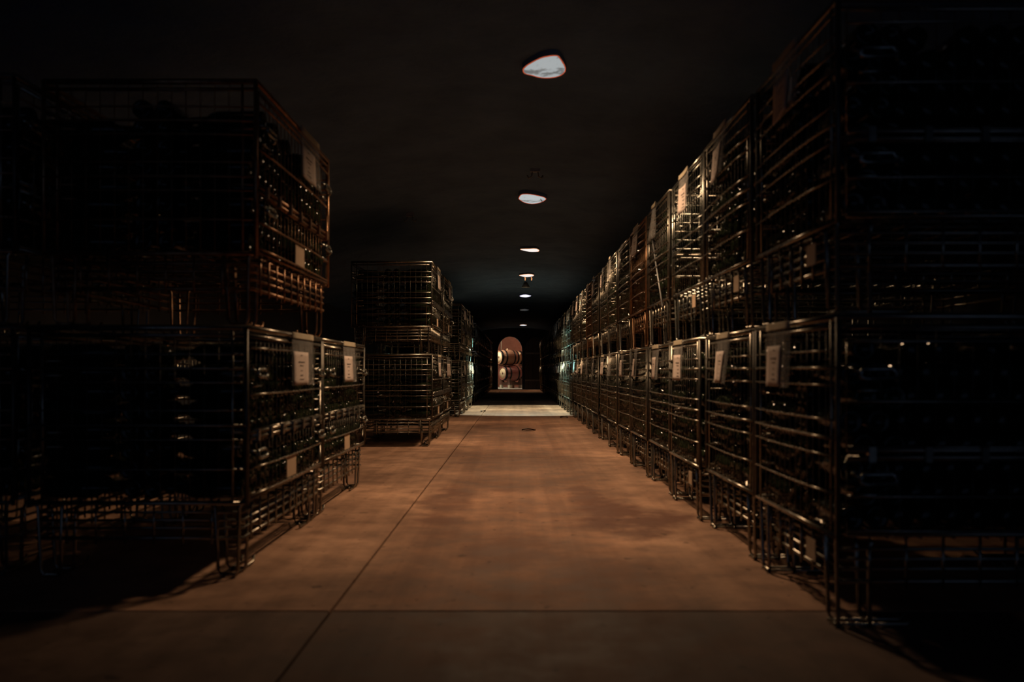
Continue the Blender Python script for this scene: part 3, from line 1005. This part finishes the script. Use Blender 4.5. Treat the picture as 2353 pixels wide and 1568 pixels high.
# ---- loose strap and stick hanging on a right-hand upper crate
st = obj("hanging_strap", MB().tube([(XR - .014, 5.72, H + 0.80), (XR - .020, 5.50, H + 0.55), (XR - .026, 5.22, H + 0.24)], .005, 6).mesh("hanging_strap", M['bracket']))
tag(st, "thin strap slanting across the fourth upper crate on the right", "strap")

# ---- scraps on the floor
for (x, y, a, lab) in ((0.17, 10.7, 0.4, "curled dry leaf lying on the floor in mid-aisle"),
                       (-0.62, 15.6, 1.2, "dark scrap lying on the pale lit floor band"),
                       (0.80, 13.6, 2.2, "dark scrap on the floor beside the right row's feet")):
    vs, fs = [], []
    for i in range(7):
        u = i / 6
        wd = 0.05 * sin(pi * min(1, u * 1.05)) + 0.004
        for s, dz in ((-1, .02), (0, .004), (1, .018)):
            vs.append(((u - .5) * 0.2, s * wd, dz + 0.012 * sin(u * 4)))
    for i in range(6):
        for j in range(2):
            p = i * 3 + j
            fs.append((p, p + 3, p + 4, p + 1))
    lf = obj("dry_leaf", MB().add(vs, fs, True).mesh("dry_leaf", M['leaf']), None, (x, y, 0.0), a)
    tag(lf, lab, "leaf", "scraps on the floor")

# ------------------------------------------------------------------ barrels behind the arch
def barrel(loc, rz, stave_mat, label, bung=False):
    t = empty("barrel", loc, rz)
    tag(t, label, "barrel", "barrels in the room behind the arch")
    LB, RB, RH = 0.95, 0.345, 0.285
    def rad(x):
        return RB - (RB - RH) * (2 * x / LB) ** 2
    ns = 20
    for k in range(ns):
        a0, a1 = 2 * pi * k / ns + 0.006, 2 * pi * (k + 1) / ns - 0.006
        vs, fs = [], []
        for i in range(9):
            x = -LB / 2 + LB * i / 8
            for a, dr in ((a0, 0), ((a0 + a1) / 2, .003), (a1, 0), (a1, -.03), (a0, -.03)):
                r = rad(x) + dr
                vs.append((x, r * cos(a), r * sin(a)))
        for i in range(8):
            for m_ in range(5):
                p, q_ = i * 5 + m_, i * 5 + (m_ + 1) % 5
                fs.append((p, p + 5, q_ + 5, q_))
        fs += [(0, 1, 2, 3, 4), (44, 43, 42, 41, 40)]
        obj("stave", MB().add(vs, fs).mesh("stave", stave_mat), t)
    for x, w_ in ((-0.420, .10), (-0.215, .08), (0.215, .08), (0.420, .10)):
        r0, r1 = rad(x - w_ / 2), rad(x + w_ / 2)
        hb = MB().lathe([(r0 - .01, x - w_ / 2), (r0 + .007, x - w_ / 2), (r1 + .007, x + w_ / 2), (r1 - .01, x + w_ / 2)], 28, 'x')
        obj("hoop", hb.mesh("hoop", M['hoop']), t)
    for s in (-1, 1):
        x = s * (LB / 2 - 0.035)
        hd = obj("head", MB().lathe([(0.0, x + s * .012), (0.255, x + s * .012), (0.258, x), (0.0, x)], 28, 'x').mesh("head", M['oak_pale']), t)
        obj("stamp", MB().lathe([(0.0, x + s * .0145), (0.05, x + s * .0145), (0.052, x + s * .012)], 18, 'x').mesh("stamp", M['rackwood']), hd)
    if bung:
        obj("bung", MB().lathe([(0.0, RB + .045), (0.026, RB + .045), (0.030, RB - .01)], 12, 'z').mesh("bung", M['oak_pale']), t)
    return t

BY = 36.05
barrel((-0.20, BY, 0.665), R(35), M['oak_wine'], "wine-stained oak barrel at the bottom of the stack behind the arch")
barrel((-0.37, BY + 0.05, 1.365), R(35), M['oak'], "oak barrel with pale bung on top of the stack behind the arch", True)
barrel((0.62, BY + 0.95, 0.665), R(35), M['oak'], "lower oak barrel half hidden by the arch's right jamb")
barrel((0.50, BY + 0.95, 1.365), R(35), M['oak'], "upper oak barrel half hidden by the arch's right jamb")
for (x, y, lab, up) in ((-0.20, BY, "low timber rack under the wine-stained barrel", (-0.37, BY + .05)), (0.62, BY + 0.95, "low timber rack under the half hidden barrels", (0.50, BY + .95))):
    rk = empty("barrel_rack", (x, y, 0.012), R(35))
    tag(rk, lab, "rack", "racks under the barrels")
    for bx in (-0.30, 0.30):
        obj("cross_beam", MB().box(bx - .05, bx + .05, -0.40, 0.40, 0.14, 0.26).mesh("cross_beam", M['rackwood']), rk)
        for by in (-0.32, 0.32):
            obj("block", MB().box(bx - .05, bx + .05, by - .07, by + .07, 0.0, 0.14).mesh("block", M['chock']), rk)
            s = 1 if by > 0 else -1
            ck = MB().add([(bx - .05, s * .14, .26), (bx + .05, s * .14, .26), (bx + .05, s * .36, .26), (bx - .05, s * .36, .26),
                           (bx - .05, s * .30, .42), (bx + .05, s * .30, .42), (bx + .05, s * .36, .42), (bx - .05, s * .36, .42)],
                          [(3, 2, 1, 0), (4, 5, 6, 7), (0, 1, 5, 4), (1, 2, 6, 5), (2, 3, 7, 6), (3, 0, 4, 7)])
            obj("chock", ck.mesh("chock", M['rackwood']), rk)
    uk = empty("barrel_cradle", (up[0], up[1], 1.0), R(35))
    tag(uk, lab.replace("low timber rack under", "timber cradle resting above"), "cradle", "cradles between the barrel tiers")
    for bx in (-0.26, 0.26):
        pts = []
        obj("cradle_bar", MB().box(bx - .03, bx + .03, -0.24, 0.24, -0.010, 0.034).mesh("cradle_bar", M['rackwood']), uk)
pt = obj("wall_pipe", MB().tube([(-0.68, RY1 - 0.04, 1.78), (-0.68, RY1 - 0.04, 2.3)], .02, 8).mesh("wall_pipe", M['chock']))
tag(pt, "pale vertical pipe on the barrel room's back wall", "pipe")
